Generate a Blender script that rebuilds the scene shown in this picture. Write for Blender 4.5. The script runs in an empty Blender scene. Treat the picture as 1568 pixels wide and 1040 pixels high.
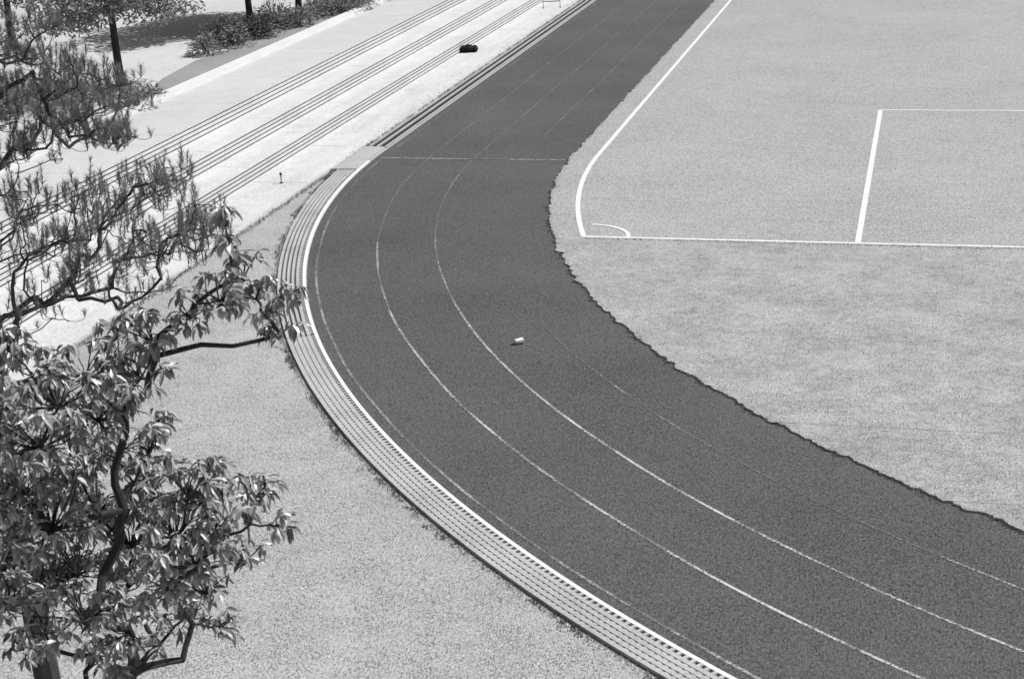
import bpy, math, random
from mathutils import Vector, Matrix, noise
random.seed(7)
R=random.random
def U(a,b): return a+(b-a)*random.random()
scene=bpy.context.scene

# ------------------------------------------------------------------ camera (surveyed from the pitch markings)
H=9.2; F=2479.0; TH=math.radians(19.2); AR=math.radians(2.7); YAW=math.radians(14.91)
rot=Matrix.Rotation(YAW,3,'Z')
R0=Vector((1,0,0)); U0=Vector((0,math.sin(TH),math.cos(TH))); FW=Vector((0,math.cos(TH),-math.sin(TH)))
CR=R0*math.cos(AR)-U0*math.sin(AR); CU=R0*math.sin(AR)+U0*math.cos(AR)
def ray(x,y): return FW*F+CR*(x-784)+CU*(520-y)
def P(x,y,z=0.0):
    r=ray(x,y); v=r*((H-z)/-r.z); v=rot@v; return Vector((v.x,v.y,z))
def PD(x,y,dist):
    r=ray(x,y); v=rot@(r*(dist/r.y)); return Vector((v.x,v.y,v.z+H))
cam=bpy.data.cameras.new("camera"); co=bpy.data.objects.new("camera",cam); scene.collection.objects.link(co)
m=Matrix((rot@CR,rot@CU,-(rot@FW))).transposed().to_4x4(); m.translation=Vector((0,0,H)); co.matrix_world=m
cam.sensor_width=36; cam.lens=F/1568*36; cam.clip_end=3000; scene.camera=co
cam.dof.use_dof=True; cam.dof.focus_distance=34; cam.dof.aperture_fstop=8.0

# ------------------------------------------------------------------ light
el=math.radians(52)
S=rot@Vector((math.cos(el)*0.944,math.cos(el)*0.33,math.sin(el)))
w=bpy.data.worlds.new("World"); scene.world=w; w.use_nodes=True
nt=w.node_tree; bg=nt.nodes["Background"]; sky=nt.nodes.new("ShaderNodeTexSky"); sky.sky_type='NISHITA'; sky.sun_disc=False
sky.sun_elevation=el; sky.sun_rotation=math.atan2(S.x,S.y)
bw=nt.nodes.new("ShaderNodeRGBToBW"); nt.links.new(sky.outputs[0],bw.inputs[0]); nt.links.new(bw.outputs[0],bg.inputs[0]); bg.inputs[1].default_value=0.08
sd=bpy.data.lights.new("sun",'SUN'); sd.energy=4.8; sd.angle=math.radians(0.5); sd.color=(1,1,1)
so=bpy.data.objects.new("sun",sd); scene.collection.objects.link(so); so.rotation_euler=S.to_track_quat('Z','Y').to_euler(); so.location=(20,20,40)
scene.view_settings.view_transform='Standard'; scene.view_settings.look='None'; scene.view_settings.exposure=0

# ------------------------------------------------------------------ materials
def newmat(name,rough=0.9,spec=0.2):
    m=bpy.data.materials.new(name); m.use_nodes=True
    b=m.node_tree.nodes["Principled BSDF"]; b.inputs["Roughness"].default_value=rough; b.inputs["Specular IOR Level"].default_value=spec
    return m,m.node_tree,b
def math_n(nt,op,a,b=None,c=None,clamp=False):
    n=nt.nodes.new("ShaderNodeMath"); n.operation=op; n.use_clamp=clamp
    for i,v in enumerate((a,b,c)):
        if v is None: continue
        if isinstance(v,(int,float)): n.inputs[i].default_value=v
        else: nt.links.new(v,n.inputs[i])
    return n.outputs[0]
def coords(nt,scale=(1,1,1)):
    t=nt.nodes.new("ShaderNodeTexCoord"); mp=nt.nodes.new("ShaderNodeMapping"); mp.inputs[3].default_value=scale
    nt.links.new(t.outputs["Object"],mp.inputs[0]); return mp.outputs[0]
def nz(nt,scale,detail=2,rough=0.5,vec=(1,1,1)):
    n=nt.nodes.new("ShaderNodeTexNoise"); n.inputs["Scale"].default_value=scale; n.inputs["Detail"].default_value=detail; n.inputs["Roughness"].default_value=rough
    nt.links.new(coords(nt,vec),n.inputs["Vector"]); return math_n(nt,'SUBTRACT',n.outputs[0],0.5)
def layered(name,base,layers,rough=0.9,spec=0.15,bump=0,bscale=30,bdist=0.02):
    m,nt,b=newmat(name,rough,spec); acc=None
    for L in layers:
        sc,de,am=L[:3]; vec=L[3] if len(L)>3 else (1,1,1)
        t=math_n(nt,'MULTIPLY',nz(nt,sc,de,0.55,vec),am); acc=t if acc is None else math_n(nt,'ADD',acc,t)
    v=math_n(nt,'MULTIPLY',math_n(nt,'ADD',acc,1.0),base)
    v=math_n(nt,'MAXIMUM',v,base*0.12); v=math_n(nt,'MINIMUM',v,0.88)
    nt.links.new(v,b.inputs["Base Color"])
    if bump:
        bn=nt.nodes.new("ShaderNodeBump"); bn.inputs["Strength"].default_value=bump; bn.inputs["Distance"].default_value=bdist
        nt.links.new(math_n(nt,'ADD',nz(nt,bscale,4,0.7),0.5),bn.inputs["Height"]); nt.links.new(bn.outputs[0],b.inputs["Normal"])
    return m,nt,b,v
GV=(1,.45,1)
GR=[(22,1,.4,GV),(44,1,1.3,GV),(80,1,1.7,GV)]
M={}
M['lawn']=layered("lawn_grass",0.365,[(0.25,3,.36),(1.4,4,.40),(7,3,.35)]+GR,bump=0.3,bscale=28,bdist=0.02)[0]
m,nt,b,v=layered("infield_grass",0.345,[(0.25,3,.26),(1.2,3,.12),(3.0,3,.26,(0.25,2.2,1))]+GR,bump=0.2,bscale=40,bdist=0.012)
rough=math_n(nt,'ADD',math_n(nt,'ADD',math_n(nt,'MULTIPLY',nz(nt,0.9,4,.6),.85),math_n(nt,'MULTIPLY',nz(nt,6,4,.65),.9)),math_n(nt,'MULTIPLY',nz(nt,36,2,.5,GV),1.5))
rough=math_n(nt,'MULTIPLY',math_n(nt,'ADD',rough,1.0),0.335); rough=math_n(nt,'MAXIMUM',rough,0.05)
sep=nt.nodes.new("ShaderNodeSeparateXYZ"); nt.links.new(coords(nt),sep.inputs[0])
edge=math_n(nt,'ADD',sep.outputs[1],math_n(nt,'MULTIPLY',nz(nt,6,3),0.25))
fac=math_n(nt,'MULTIPLY_ADD',edge,-8.0,8.0*31.93,clamp=True)
mx=nt.nodes.new("ShaderNodeMix"); mx.data_type='FLOAT'; nt.links.new(fac,mx.inputs[0]); nt.links.new(v,mx.inputs[2]); nt.links.new(rough,mx.inputs[3])
nt.links.new(mx.outputs[0],b.inputs["Base Color"]); M['infield']=m
def track_val(nt):
    acc=math_n(nt,'MULTIPLY',nz(nt,0.3,3,.5),.55)
    for sc,de,am,vv in ((2.5,3,.22,(1,1,1)),(18,1,.35,GV),(40,1,1.7,GV),(75,1,2.3,GV)):
        acc=math_n(nt,'ADD',acc,math_n(nt,'MULTIPLY',nz(nt,sc,de,.5,vv),am))
    return math_n(nt,'MAXIMUM',math_n(nt,'MULTIPLY',math_n(nt,'ADD',acc,1.0),0.090),0.012)
m,nt,b=newmat("track_surface",.9,.2); nt.links.new(track_val(nt),b.inputs["Base Color"])
M['track']=m
def paint(name,wear,val=.75):
    m,nt,b=newmat(name,.8,.2)
    n=math_n(nt,'ADD',nz(nt,.8,3,.6),math_n(nt,'MULTIPLY',nz(nt,26,3,.7),1.3))
    fac=math_n(nt,'MULTIPLY_ADD',n,4.0,1.0-wear,clamp=True)
    fac=math_n(nt,'MAXIMUM',fac,0.08)
    mx=nt.nodes.new("ShaderNodeMix"); mx.data_type='FLOAT'; nt.links.new(fac,mx.inputs[0]); nt.links.new(track_val(nt),mx.inputs[2]); mx.inputs[3].default_value=val
    nt.links.new(mx.outputs[0],b.inputs["Base Color"]); return m
M['pA']=paint("lane_paint",0.60,.54); M['pB']=paint("lane_paint_worn",0.85,.40); M['pC']=paint("lane_paint_very_worn",1.15,.34)
M['chalk']=layered("pitch_line_paint",0.70,[(3,3,.35),(30,2,.8)])[0]
M['curb']=layered("kerb_white_paint",0.74,[(2,3,.3),(25,2,.5)])[0]
M['conc']=layered("terrace_concrete",0.58,[(0.3,4,.25),(2.0,4,.22),(2.5,4,.35,(1,.12,1)),(25,1,.6,GV)],bump=.15)[0]
M['walk']=layered("walkway_concrete",0.52,[(0.3,4,.25),(2.0,4,.22),(25,1,.6,GV)],bump=.15)[0]
M['concg']=layered("drain_concrete",0.42,[(1,4,.6),(20,3,1.0)],bump=.2)[0]
M['groove']=layered("joint_shadow_concrete",0.12,[(3,4,1.4),(14,2,1.6)])[0]
M['joint']=layered("slab_joint",0.42,[(3,4,.6)])[0]
M['plaza']=layered("plaza_paving",0.52,[(0.3,4,.35),(3,4,.25),(22,1,.6)])[0]
M['coping']=layered("coping_concrete",0.66,[(1,4,.2),(20,2,.5)])[0]
M['soil']=layered("soil",0.08,[(10,4,.9)],bump=.5)[0]
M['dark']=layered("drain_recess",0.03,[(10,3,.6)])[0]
M['bark']=layered("bark",0.045,[(12,4,.8,(1,1,.3))],bump=.6,bscale=40)[0]
M['barkp']=layered("bark_conifer",0.06,[(14,4,.8)],bump=.6,bscale=40)[0]
def leafmat(name,base,var,rough=.45,spec=.5,trans=.25):
    m,nt,b=newmat(name,rough,spec)
    g=nt.nodes.new("ShaderNodeNewGeometry")
    v=math_n(nt,'MULTIPLY',math_n(nt,'MULTIPLY_ADD',g.outputs["Random Per Island"],var,1-var/2),base)
    nt.links.new(v,b.inputs["Base Color"])
    t=nt.nodes.new("ShaderNodeBsdfTranslucent"); nt.links.new(math_n(nt,'MULTIPLY',v,1.2),t.inputs[0])
    ms=nt.nodes.new("ShaderNodeMixShader"); ms.inputs[0].default_value=trans
    nt.links.new(b.outputs[0],ms.inputs[1]); nt.links.new(t.outputs[0],ms.inputs[2]); nt.links.new(ms.outputs[0],nt.nodes["Material Output"].inputs[0]); return m
M['leaf']=leafmat("broad_leaf",.31,1.2,.38,.7,.10)
M['needle']=leafmat("conifer_needles",.21,1.0,.6,.3,.3)
M['leaf2']=leafmat("plaza_leaf",.21,.9,.6,.3)
M['blade']=leafmat("grass_blade",.38,.7,.7,.2,.4)
M['weed']=leafmat("weed_leaf",.14,.9,.7,.2,.2)
M['black']=layered("black_nylon",0.015,[(15,4,.8)],rough=.7)[0]
M['white']=layered("white_plastic",0.85,[(15,4,.1)],rough=.5)[0]
M['metal']=layered("painted_metal",0.10,[(15,4,.5)],rough=.5)[0]

# ------------------------------------------------------------------ mesh helpers
def mk(name,V,Fc,mats,idx=None,smooth=False):
    me=bpy.data.meshes.new(name); me.from_pydata([tuple(v) for v in V],[],Fc)
    for mm in mats: me.materials.append(M[mm])
    if idx: me.polygons.foreach_set("material_index",idx)
    if smooth: me.polygons.foreach_set("use_smooth",[True]*len(me.polygons))
    me.update(); o=bpy.data.objects.new(name,me); scene.collection.objects.link(o); return o
CX,CY,RO=17.25,39.7,31.05
ARC=math.pi*RO
def tp(r,s,z=0):
    if s<0: return Vector((CX-r,CY-s,z))
    if s<=ARC:
        a=s/RO; return Vector((CX-r*math.cos(a),CY-r*math.sin(a),z))
    return Vector((CX+r,CY+(s-ARC),z))
def srange(s0,s1,step):
    n=max(1,int(math.ceil((s1-s0)/step))); return [s0+(s1-s0)*i/n for i in range(n+1)]
def strip(name,r0,r1,s0,s1,z,mat,step=.5):
    V=[];Fc=[]
    for i,s in enumerate(srange(s0,s1,step)):
        V+= [tp(r0,s,z),tp(r1,s,z)]
        if i: k=2*i; Fc.append((k-2,k-1,k+1,k))
    return mk(name,V,Fc,[mat])
class MB:
    def __init__(s): s.V=[];s.F=[];s.I=[]
    def add(s,V,Fc,mi=0):
        o=len(s.V); s.V+=V; s.F+=[tuple(i+o for i in f) for f in Fc]; s.I+=[mi]*len(Fc)
    def make(s,name,mats,smooth=False): return mk(name,s.V,s.F,mats,s.I,smooth)
def rib(mb,r0,r1,s0,s1,z0,z1,mi=0,step=.5):
    V=[];Fc=[]
    for i,s in enumerate(srange(s0,s1,step)):
        V+=[tp(r0,s,z0),tp(r0,s,z1),tp(r1,s,z1),tp(r1,s,z0)]
        if i:
            k=4*i
            for a in range(3): Fc.append((k-4+a,k-3+a,k+1+a,k+a))
    Fc.append((0,1,2,3)); k=len(V)-4; Fc.append((k+3,k+2,k+1,k))
    mb.add(V,Fc,mi)
def tube(mb,pts,rad,sides=7,mi=0,cap=True):
    V=[];Fc=[];n=len(pts); pts=[Vector(p) for p in pts]
    for i,p in enumerate(pts):
        d=(pts[min(i+1,n-1)]-pts[max(i-1,0)]).normalized()
        a=d.orthogonal().normalized() if i==0 else (a-d*a.dot(d)).normalized()
        b=d.cross(a)
        for k in range(sides):
            t=2*math.pi*k/sides; V.append(p+(a*math.cos(t)+b*math.sin(t))*rad[i])
    for i in range(n-1):
        for k in range(sides):
            k2=(k+1)%sides; Fc.append((i*sides+k,i*sides+k2,(i+1)*sides+k2,(i+1)*sides+k))
    if cap: Fc.append(tuple(range(sides))[::-1]); Fc.append(tuple((n-1)*sides+k for k in range(sides)))
    mb.add(V,Fc,mi)
def rv():
    while 1:
        v=Vector((U(-1,1),U(-1,1),U(-1,1)))
        if .05<v.length<1: return v
def leaf(mb,b,d,L,W,mi=1,fold=.25):
    d=d.normalized(); side=d.cross(Vector((0,0,1)))
    if side.length<.1: side=Vector((1,0,0))
    side=(side.normalized()+rv()*.6).normalized(); up=side.cross(d).normalized()
    t=b+d*L-up*L*.15; m1=b+d*L*.38; m2=b+d*L*.72-up*L*.04
    mb.add([b,m1-side*W*.5+up*W*fold,m1,m1+side*W*.5+up*W*fold,m2-side*W*.36+up*W*fold*.7,m2,m2+side*W*.36+up*W*fold*.7,t],
      [(0,2,1),(0,3,2),(1,2,5,4),(2,3,6,5),(4,5,7),(5,6,7)],mi)
def quadleaf(mb,b,d,L,W,mi=1):
    d=d.normalized(); s=d.cross(rv()).normalized()*W/2
    mb.add([b,b+d*L*.5-s,b+d*L,b+d*L*.5+s],[(0,1,2,3)],mi)

# ------------------------------------------------------------------ ground
mk("ground",[(-900,-900,0),(900,-900,0),(900,900,0),(-900,900,0)],[(0,1,2,3)],['lawn'])
strip("running_track",25.6,31.05,-75,ARC+75,.004,'track')
k=(H-.039)/H
V=[];Fc=[];I=[]
ss=srange(-75,ARC/2-.2,.06); ZI=.03
def edgej(s):
    tight=1 if s>0 else .6
    return tight*(.09*noise.noise(Vector((s*1.1,0,0)))+.08*noise.noise(Vector((s*3.5,3,0)))+.04*noise.noise(Vector((s*11,7,0))))
for i,s in enumerate(ss):
    j=edgej(s)+.02*(R()-.5)
    p=tp(25.93+j,s,ZI); q=Vector((2*CX-p.x,p.y,ZI))
    pb=tp(25.97+j,s,.0); V+=[p,q,pb,Vector((2*CX-pb.x,pb.y,0))]
    if i:
        n=4*i; Fc+=[(n-4,n,n+1,n-3),(n-2,n+2,n,n-4),(n-3,n+1,n+3,n-1)]; I+=[0,1,1]
mk("infield_lawn",V,Fc,['infield','soil'],I)
ZL=.036
def line(mb,a,b,wd,z=ZL):
    a=Vector(a)*k;b=Vector(b)*k; d=(b-a).normalized(); n=Vector((-d.y,d.x))*wd/2
    mb.add([Vector((*(a-n),z)),Vector((*(b-n),z)),Vector((*(b+n),z)),Vector((*(a+n),z))],[(0,1,2,3)])
mb2=MB()
line(mb2,(-6.82,32.08),(41.3,32.08),.11)
line(mb2,(-1.25,32.15),(-1.25,45.4),.12); line(mb2,(-1.31,45.45),(36,45.45),.09)
line(mb2,(35.9,32.15),(35.9,45.4),.12)
V=[];Fc=[]
def side(Y,r): return CX-math.sqrt(r*r-(CY-Y)**2) if Y<CY else CX-r
for i,y in enumerate(srange(32.03,110,.4)):
    V+=[Vector((side(y,25.36)*k,y*k,ZL+.001)),Vector((side(y,25.25)*k,y*k,ZL+.001))]
    if i: n=2*i; Fc.append((n-2,n-1,n+1,n))
mb2.add(V,Fc)
V=[];Fc=[]
for i in range(17):
    a=math.pi/2*i/16
    for r in(.91,1.0): V.append(Vector(((-6.9+r*math.cos(a))*k,(32.08+r*math.sin(a))*k,ZL+.002)))
    if i: n=2*i; Fc.append((n-2,n-1,n+1,n))
mb2.add(V,Fc)
mb2.make("pitch_markings",['chalk'])
mb=MB()
def flat(mb,r,wd,s0,s1,mi):
    V=[];Fc=[]
    for i,s in enumerate(srange(s0,s1,.4)):
        rr=r+.02*noise.noise(Vector((s*.5,r,0)))
        V+=[tp(rr-wd/2,s,.008),tp(rr+wd/2,s,.008)]
        if i: n=2*i; Fc.append((n-2,n-1,n+1,n))
    mb.add(V,Fc,mi)
flat(mb,30.86,.045,6,ARC,1)
for r in(29.63,28.42): flat(mb,r,.045,14,ARC,0); flat(mb,r,.04,9,14,1); flat(mb,r,.035,-75,9,2)
flat(mb,27.2,.04,28,ARC,1); flat(mb,27.2,.035,16,28,2); flat(mb,27.2,.035,-75,-2,2); flat(mb,30.86,.035,-75,6,2)
mb.add([Vector((-13.65,38.9,.012)),Vector((-8.75,38.9,.012)),Vector((-8.75,38.96,.012)),Vector((-13.65,38.96,.012))],[(0,1,2,3)],0)
mb.make("lane_markings",['pA','pB','pC'])
mb=MB(); rib(mb,31.07,31.13,1.2,ARC,.0,.04); mb.make("kerb",['curb'])
mb=MB()
def drain(s0,s1,edges,zt=.055,bars=None):
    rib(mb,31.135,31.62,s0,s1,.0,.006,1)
    for a,b in edges: rib(mb,a,b,s0,s1,.006,zt,0)
    if not bars: return
    s=s0
    while s<s1-.06:
        rib(mb,31.135,31.20,s,s+.05,.006,zt-.004,0,1); s+=.11
    s=s0
    while s<s1-.06:
        rib(mb,31.25,31.57,s,s+bars[0],.006,zt-bars[1],0,1); s+=.11
drain(2.2,15,[(31.20,31.255),(31.295,31.345),(31.385,31.435),(31.475,31.525),(31.565,31.62)],.045,(.02,.02))
drain(15.02,60,[(31.20,31.265),(31.29,31.353),(31.378,31.443),(31.468,31.533),(31.558,31.62)],.045,(.06,.006))
drain(-70,-.4,[(31.14,31.17),(31.36,31.41),(31.585,31.62)],.05)
mb.make("drain_grating",['concg','dark'])
mb=MB(); rib(mb,31.145,31.9,-.35,2.15,.0,.05); mb.make("drain_access_slab",['concg'])

# ------------------------------------------------------------------ terrace
V=[];Fc=[];I=[]; segs=[]
def seg(a,b,mi): segs.append((a,b,mi))
seg((14.5,0),(14.5,.06),0); seg((14.5,.06),(16.0,.06),0)
def riser(c,z0,z1):
    h=z1-z0; g=.028; y=z0
    for q in(.10,.38,.66,.92):
        a=z0+h*q
        seg((c,y),(c,a-g/2),0); seg((c,a-g/2),(c+.02,a-g/2),1); seg((c+.02,a-g/2),(c+.02,a+g/2),1); seg((c+.02,a+g/2),(c,a+g/2),1); y=a+g/2
    seg((c,y),(c,z1),0)
riser(16.0,.06,.42); seg((16.0,.42),(16.95,.42),0); riser(16.95,.42,.80); seg((16.95,.80),(17.95,.80),0); riser(17.95,.80,1.20)
seg((17.95,1.20),(20.3,1.20),3); seg((20.3,1.20),(20.3,1.34),2); seg((20.3,1.34),(20.6,1.34),2); seg((20.6,1.34),(20.6,1.21),2)
Y0,Y1=5,125
for (a,b,mi) in segs:
    n=len(V); V+=[Vector((-a[0],Y0,a[1])),Vector((-a[0],Y1,a[1])),Vector((-b[0],Y1,b[1])),Vector((-b[0],Y0,b[1]))]; Fc.append((n,n+1,n+2,n+3)); I.append(mi)
mk("terrace_steps",V,Fc,['conc','groove','coping','walk'],I)
mb=MB()
y=8.0
while y<120:
    for a,b,z in((14.55,15.98,.064),(16.05,16.9,.424),(17.0,17.9,.804),(18.0,20.25,1.204)):
        mb.add([Vector((-b,y,z)),Vector((-a,y,z)),Vector((-a,y+.012,z)),Vector((-b,y+.012,z))],[(0,1,2,3)])
    y+=4.0
mb.make("terrace_joints",['joint'])
mk("plaza_paving",[(-20.6,5,1.215),(-20.6,125,1.215),(-150,125,1.215),(-150,5,1.215)],[(0,1,2,3)],['plaza'])
pl=[P(x,y,1.225) for x,y in((150,235),(215,150),(250,120),(300,93),(400,60),(500,22),(560,-5),(640,-60))]
V=[];Fc=[]
for i,p in enumerate(pl): V+=[Vector((min(p.x,-20.9),p.y,1.225)),Vector((-20.62,p.y,1.225))]
for i in range(len(pl)-1): n=2*i; Fc.append((n,n+1,n+3,n+2))
M['bed']=layered("bed_grass",0.28,[(0.5,3,.5),(9,3,.5)]+GR,bump=0.4)[0]
mk("grass_bed",V,Fc,['bed'])

# ------------------------------------------------------------------ turf edges & weeds
def blades(mb,p,n,h,sp,mi=0,lean=.6):
    for _ in range(n):
        q=p+Vector((random.gauss(0,sp),random.gauss(0,sp),0)); d=Vector((U(-lean,lean),U(-lean,lean),1)).normalized()*h*U(.5,1.2)
        s=Vector((U(-1,1),U(-1,1),0)).normalized()*.008
        mb.add([q-s,q+s,q+d],[(0,1,2)],mi)
mb=MB()
for s in srange(-35,40,.03):
    if R()<.6: blades(mb,tp(25.90+edgej(s)+random.gauss(0,.025),s,.02),4,.035,.02,0,1.2)
    if s>3 and noise.noise(Vector((s*1.3,4,4)))>.02 : blades(mb,tp(25.95+edgej(s)+random.gauss(0,.03),s,.01),5,.04,.03,1,1.2)
mb.make("infield_edge_grass",['blade','weed'])
mb=MB()
for s in srange(2,36,.03):
    d=noise.noise(Vector((s*.9,9,0)))
    if R()<.8: blades(mb,tp(31.66+abs(random.gauss(0,.03)),s,.0),4,.045,.02,0)
    if R()<.25+1.3*d: blades(mb,tp(31.66+abs(random.gauss(0,.05)),s,.0),8,.06,.03,1)
for s in srange(-40,1,.04):
    if R()<.9: blades(mb,tp(31.70+abs(random.gauss(0,.14)),s,.0),7,.10,.05,1 if R()<.6 else 0)
for yy in srange(24,41,.03):
    blades(mb,Vector((-14.45+abs(random.gauss(0,.05)),yy,0)),4,.07,.03,1 if R()<.35 else 0)
mb.make("verge_grass",['blade','weed'])
mb=MB()
for x in srange(-6.8,8,.03):
    blades(mb,Vector((x*k,31.93*k+random.gauss(0,.03),.03)),2,.045,.02,1 if R()<.35 else 0)
mb.make("goal_line_grass",['blade','weed'])
mb=MB(); cnt=0
while cnt<36000:
    x=U(0,1568); y=U(300,1040)
    p=P(x,y)
    rr=math.hypot(p.x-CX,p.y-CY)
    if p.y<CY and rr>31.72 and p.x>-14.4: z=0
    elif p.y<31.95 and rr<25.8: z=.03
    else: continue
    if noise.noise(p*2.2)+U(-.5,.5)<-.1: continue
    blades(mb,Vector((p.x,p.y,z)),1,.026,.01,0,1.0); cnt+=1
mb.make("lawn_blades",['blade'])

# ------------------------------------------------------------------ trees seen close
def connect_tree(mb,root,trunk,nodes,r_tip,growth=.5,sides=7,r_max=1,wob=.08):
    pts=[root]+trunk; par=[-1]+list(range(len(trunk)))
    ordn=sorted(nodes,key=lambda q:min((q-t).length for t in trunk))
    t0=1 if len(trunk)>2 else len(trunk)
    for q in ordn:
        best=min(range(t0,len(pts)),key=lambda i:(pts[i]-q).length+.35*(q-pts[i]).length*(1 if pts[i].z>q.z else 0)+(.12*(pts[i]-pts[t0]).length if i>len(trunk) else 0))
        par.append(best); pts.append(q)
    w=[1]*len(pts)
    for i in range(len(pts)-1,0,-1): w[par[i]]+=w[i]
    rad=[min(r_max,r_tip*(x**growth)) for x in w]
    for i in range(1,len(pts)):
        a,b=pts[par[i]],pts[i]; L=(b-a).length; m1=a.lerp(b,.33)+rv()*L*wob; m2=a.lerp(b,.66)+rv()*L*wob
        ra=min(rad[par[i]],rad[i]*1.5)
        tube(mb,[a,m1,m2,b],[ra,ra*.7+rad[i]*.3,ra*.35+rad[i]*.65,rad[i]],sides,0)
    return pts
cl=[(372,412,34),(432,442,26),(392,445,26),(345,322,16),(352,372,16),(430,505,18),(405,475,16),(335,445,32),(290,468,36),(235,505,42),(180,500,36),
(215,560,42),(130,560,45),(90,600,50),(150,620,50),(60,660,55),(30,730,55),(110,690,55),(180,680,50),(225,680,38),(150,750,60),(80,780,65),
(20,820,60),(230,740,50),(290,740,45),(340,730,35),(392,745,30),(425,795,22),(385,790,24),(200,810,60),(270,800,50),(330,800,40),(375,850,28),(120,850,60),(60,880,60),
(190,880,55),(260,880,45),(315,890,40),(10,910,45),(130,925,50),(200,945,45),(280,930,38),(338,945,26),(70,950,40),(150,985,35),(245,975,22),(15,610,40),(10,520,30),(185,1010,22),(60,560,40),(40,980,30),
(0,680,45),(0,770,50),(0,860,50),(300,850,40),(240,640,18)]
mb=MB(); D0=9.0
base=PD(110,1300,D0); base.z=0
root=base; fork=PD(110,1180,D0)
nodes=[]
for i,(x,y,r) in enumerate(cl): nodes.append(PD(x,y+r*.5,D0+(U(-.2,.2) if i<11 else U(-.7,.7))))
lo=[PD(40,990,D0+.2),PD(205,1030,D0),PD(110,1080,D0),PD(280,1010,D0-.2),PD(200,960,D0),PD(295,955,D0-.1),PD(240,545,D0),PD(225,600,D0),PD(190,625,D0),PD(175,720,D0),PD(180,840,D0),PD(190,780,D0),
 PD(262,500,D0),PD(300,465,D0),PD(335,440,D0),PD(365,430,D0),PD(400,440,D0)]
connect_tree(mb,root,[Vector((base.x+.05,base.y,1.6)),fork],nodes+lo,.0055,.48,7,.08)
for q,(x,y,r) in zip(nodes,cl):
    nwh=max(5,int(r*r/100)); rm=r/270
    for _ in range(nwh):
        v=rv(); v=v*(v.length**-.3); p=q+Vector((v.x*rm*1.2,v.y*rm*1.6,v.z*rm*1.0+r*.5/270))
        tube(mb,[q,q.lerp(p,.5)+rv()*.04,p],[.006,.0045,.003],4,0,False)
        az0=U(0,6.28); n=random.randint(6,10); out=(p-q); out.z=0
        for i in range(n):
            az=az0+i*2.4+U(-.3,.3)
            d=Vector((math.cos(az),math.sin(az),U(-1.7,.1)))+out.normalized()*.4
            leaf(mb,p+rv()*.03,d,U(.065,.115),U(.026,.040))
mb.make("broadleaf_tree",['bark','leaf'])

# conifer: long fine needles on upright shoots
random.seed(15)
mb=MB(); DP=15.0
tb=PD(8,700,DP); base=Vector((tb.x+.1,tb.y,0))
trunk=[PD(x,y,DP) for x,y in[(6,700),(0,600),(-12,500),(-30,400),(-45,300),(-55,200),(-60,100),(-65,0)]]
tube(mb,[base]+trunk+[PD(-70,-160,DP)],[.14,.11,.105,.10,.09,.08,.07,.06,.045,.02],9,0)
pc=[(15,-10,40,11),(60,25,35,6),(10,70,50,16),(70,95,45,17),(120,110,38,14),(165,120,28,10),(20,140,50,17),(90,150,45,17),(150,160,36,13),(190,205,24,7),(15,205,45,13),(70,205,40,13),(120,200,35,10),(168,205,26,8),(185,150,18,5),
(20,270,40,5),(60,300,40,8),(110,290,35,8),(150,300,38,9),(200,280,35,9),(240,265,32,9),(268,265,18,5),(15,340,40,7),(70,350,42,9),(130,355,40,10),(190,340,40,11),(245,330,36,11),(290,340,32,9),(320,345,18,6),(325,320,12,3),(305,300,14,3),
(30,400,40,7),(90,410,40,8),(150,405,40,8),(210,395,36,8),(270,385,30,7),(305,380,22,5),(40,455,30,4),(110,455,35,4),(175,440,30,4),(230,430,28,4),(20,500,25,3)]
nodes=[]
for x,y,r,n in pc:
    for _ in range(n):
        a=U(0,6.28); q=r*R()**.5
        nodes.append((PD(x+q*math.cos(a)*1.1,y+q*math.sin(a)*.8+14,DP+U(-1,1)*(.35+.5*min(1,(x+60)/250))),y<235))
ribs=[PD(x,y,DP+dz) for x,y,dz in((0,300,.2),(50,318,.1),(110,325,-.2),(170,320,0),(225,300,.2),(0,395,0),(60,385,.2),(130,390,0),(200,375,-.3),(255,365,-.2),(0,470,0),(60,470,.3),(120,460,.1),(180,455,0),(0,170,0),(60,165,.3),(110,170,0),(0,90,0),(50,110,0))]
connect_tree(mb,base,trunk,ribs+[n[0] for n in nodes],.0042,.42,5,.04,.10)
def shoot(mb,p,hgt,dense):
    d=Vector((U(-.25,.25),U(-.25,.25),1)).normalized(); e0=p+d*hgt
    tube(mb,[p,e0],[.0035,.0015],3,1,False)
    for _ in range(int((hgt*190+10)*dense)):
        t=R(); dd=(d*1.0+rv()*1.0).normalized(); b=p+d*hgt*t
        s=dd.cross(rv()).normalized()*.0028; e=b+dd*U(.06,.13)*(1.05-.5*t)
        mb.add([b-s,b+s,e],[(0,1,2)],1)
for p,up in nodes:
    for __ in range(random.randint(2,4)):
        q=p+Vector((U(-.16,.16),U(-.16,.16),U(-.06,.05)))
        tube(mb,[p,p.lerp(q,.5)-Vector((0,0,.02)),q],[.0035,.003,.003],3,0,False)
        shoot(mb,q,U(.05,.17) if up else U(.06,.24),1.5 if up else 1.15)
mb.make("conifer_tree",['barkp','needle'])

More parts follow.
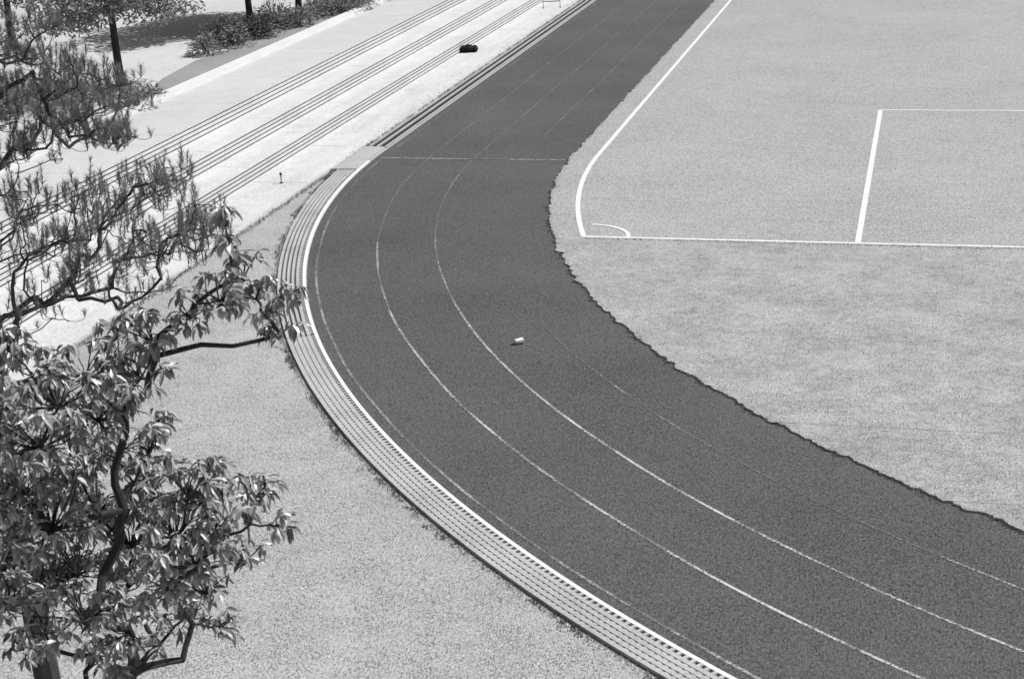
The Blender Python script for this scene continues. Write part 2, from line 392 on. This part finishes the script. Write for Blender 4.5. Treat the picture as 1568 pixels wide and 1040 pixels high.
# ------------------------------------------------------------------ plaza trees and shrubs
def plaza_tree(base,h,cr,forks,nl,seed,low=0.0,ls=1.0):
    random.seed(seed); mb=MB()
    b=Vector(base); lean=Vector((U(-.1,.1),U(-.1,.1),0))*h*.3
    f0=b+Vector((0,0,h*.42))+lean*.5
    tube(mb,[b,b.lerp(f0,.15),b.lerp(f0,.55)+rv()*.05,f0],[.17,.13,.11,.10],8,0)
    for i in range(forks):
        a=i*6.28/forks+U(-.4,.4); e=f0+Vector((math.cos(a)*cr*.75,math.sin(a)*cr*.75,h*U(.12,.45)))
        m1=f0.lerp(e,.4)+Vector((0,0,.25))+rv()*.1
        tube(mb,[f0,m1,e],[.07,.05,.015],5,0)
        for kx in range(9):
            st=m1.lerp(e,R()); c=st+Vector((U(-1,1)*cr*.4,U(-1,1)*cr*.4,U(-.25,.45)*h*.3-low*R()))
            tube(mb,[st,st.lerp(c,.5)+rv()*.1,c],[.018,.012,.005],4,0,False)
            for _ in range(nl):
                v=rv(); p=c+Vector((v.x*cr*.28,v.y*cr*.28,v.z*.22))
                quadleaf(mb,p,Vector((U(-1,1),U(-1,1),U(-1,.3))),U(.12,.24)*ls,U(.05,.08)*ls)
    return mb.make("plaza_tree",['bark','leaf2'])
plaza_tree(P(186,133,1.22),4.8,3.1,8,150,3,.8)
plaza_tree(P(384,42,1.22),5.4,3.0,8,130,5,0,1.6)
plaza_tree(P(458,22,1.22),5.4,2.8,7,130,6,0,1.5)
plaza_tree(P(20,75,1.22),6,3.0,6,110,8,0,1.3)
plaza_tree(P(560,-45,1.22),5.2,2.4,6,80,9,0,1.5)
plaza_tree(P(330,-30,1.22),5.8,3.4,8,130,10,0,1.7)
plaza_tree(P(230,-40,1.22),5.6,3.2,7,120,11,0,1.6)
random.seed(21)
def shrub(name,lumps,dens):
    mb=MB()
    for c,rx,rz in lumps:
        c=Vector(c)
        for _ in range(3):
            tube(mb,[c-Vector((0,0,.02)),c+Vector((U(-.5,.5)*rx,U(-.5,.5)*rx,rz*.8))],[.02,.008],4,0,False)
        for _ in range(int(dens*rx*rx)):
            v=rv().normalized()*U(.55,1.05)
            if v.z<-.1: v.z=-v.z
            bump=1+.35*noise.noise(Vector((v.x*2+c.x,v.y*2+c.y,v.z*2)))
            p=c+Vector((v.x*rx,v.y*rx,v.z*rz))*bump
            d=Vector((v.x,v.y,.15))+rv()*.6; d.normalize(); s=d.cross(Vector((0,0,1))+rv()*.7).normalized()*U(.02,.04); L=U(.08,.17)
            mb.add([p,p+d*L*.5-s,p+d*L,p+d*L*.5+s],[(0,1,2,3)],1)
    return mb.make(name,['bark','leaf2'])
L=[]
for i in range(44):
    t=i/43; x=318+(600-318)*t+U(-8,8); y=82-88*t**.9+U(-6,6)
    L.append((P(x,y,1.22),U(.4,.65),U(.4,.75)))
for q in((330,66),(350,62),(365,72),(410,40),(425,32),(395,58),(480,18)): L.append((P(q[0],q[1],1.22),.6,.8))
shrub("hedge",L,900)
shrub("shrub",[(P(212,165,1.22),.5,.55),(P(228,152,1.22),.4,.4),(P(200,158,1.22),.45,.6),(P(240,150,1.22),.25,.3)],1300)

# ------------------------------------------------------------------ small objects
mb=MB(); c=P(795,527); c.z=.057
ax=(rot@Vector((.9,.35,.0))).normalized()
def lathe(mb,c,ax,prof,sides=20,mi=0):
    a=ax.orthogonal().normalized(); b=ax.cross(a); V=[];Fc=[]
    for t,r in prof:
        for q in range(sides):
            an=2*math.pi*q/sides; V.append(c+ax*t+(a*math.cos(an)+b*math.sin(an))*r)
    for i in range(len(prof)-1):
        for q in range(sides): Fc.append((i*sides+q,i*sides+(q+1)%sides,(i+1)*sides+(q+1)%sides,(i+1)*sides+q))
    mb.add(V,Fc,mi)
lathe(mb,c,ax,[(-.075,.001),(-.075,.036),(-.07,.040),(.06,.052),(.066,.056),(.07,.052),(.06,.046),(-.06,.034),(-.065,.001)])
tube(mb,[c-ax*.07,c-ax*.12+Vector((0,0,-.035)),c-ax*.17+Vector((0,0,-.045))],[.006,.006,.006],6,1)
mb.make("paper_cup",['white','black'])
mb=MB(); b0=Vector((-15.72,55.0,.06)); V=[];Fc=[]; n=14; sd_=16
for i in range(n+1):
    t=i/n; x=(t-.5)*.68; rr=.17*(1-abs(2*t-1)**4)**.5*(1+.3*noise.noise(Vector((t*5,1,2))))+.01
    for q in range(sd_):
        an=2*math.pi*q/sd_; wob=1+.2*noise.noise(Vector((t*6,math.cos(an)*2,math.sin(an)*2)))
        V.append(b0+rot@Vector((x,math.cos(an)*rr*1.15*wob,0))+Vector((0,0,max(0,.11+math.sin(an)*rr*.7*wob))))
for i in range(n):
    for q in range(sd_): Fc.append((i*sd_+q,i*sd_+(q+1)%sd_,(i+1)*sd_+(q+1)%sd_,(i+1)*sd_+q))
Fc+= [tuple(range(sd_))[::-1],tuple(n*sd_+q for q in range(sd_))]
mb.add(V,Fc)
for sy in(-.07,.07):
    tube(mb,[b0+rot@Vector((-.12,sy,.18)),b0+rot@Vector((-.08,sy*1.6,.24)),b0+rot@Vector((.08,sy*1.8,.23)),b0+rot@Vector((.12,sy,.18))],[.012]*4,6)
mb.make("duffel_bag",['black'],True)
mb=MB(); p=P(431,281,.06)
tube(mb,[p,p+Vector((0,0,.22))],[.014,.014],8); tube(mb,[p,p+Vector((0,0,.02))],[.05,.045],10)
q=p+Vector((0,0,.22)); tube(mb,[q+rot@Vector((-.03,0,0)),q+rot@Vector((.03,0,0))],[.03,.03],8); tube(mb,[q,q+Vector((0,0,.05))],[.028,.018],8)
mb.make("sprinkler_standpipe",['metal'])
mb=MB(); p=P(845,12,.06)
for sx in(-.35,.35):
    a=p+rot@Vector((sx,0,0)); tube(mb,[a+rot@Vector((0,-.25,.02)),a+rot@Vector((0,.2,.02)),a+rot@Vector((0,.2,.22))],[.014]*3,6)
tube(mb,[p+rot@Vector((-.37,.2,.22)),p+rot@Vector((.37,.2,.22))],[.02,.02],6)
mb.make("training_hurdle",['metal'])
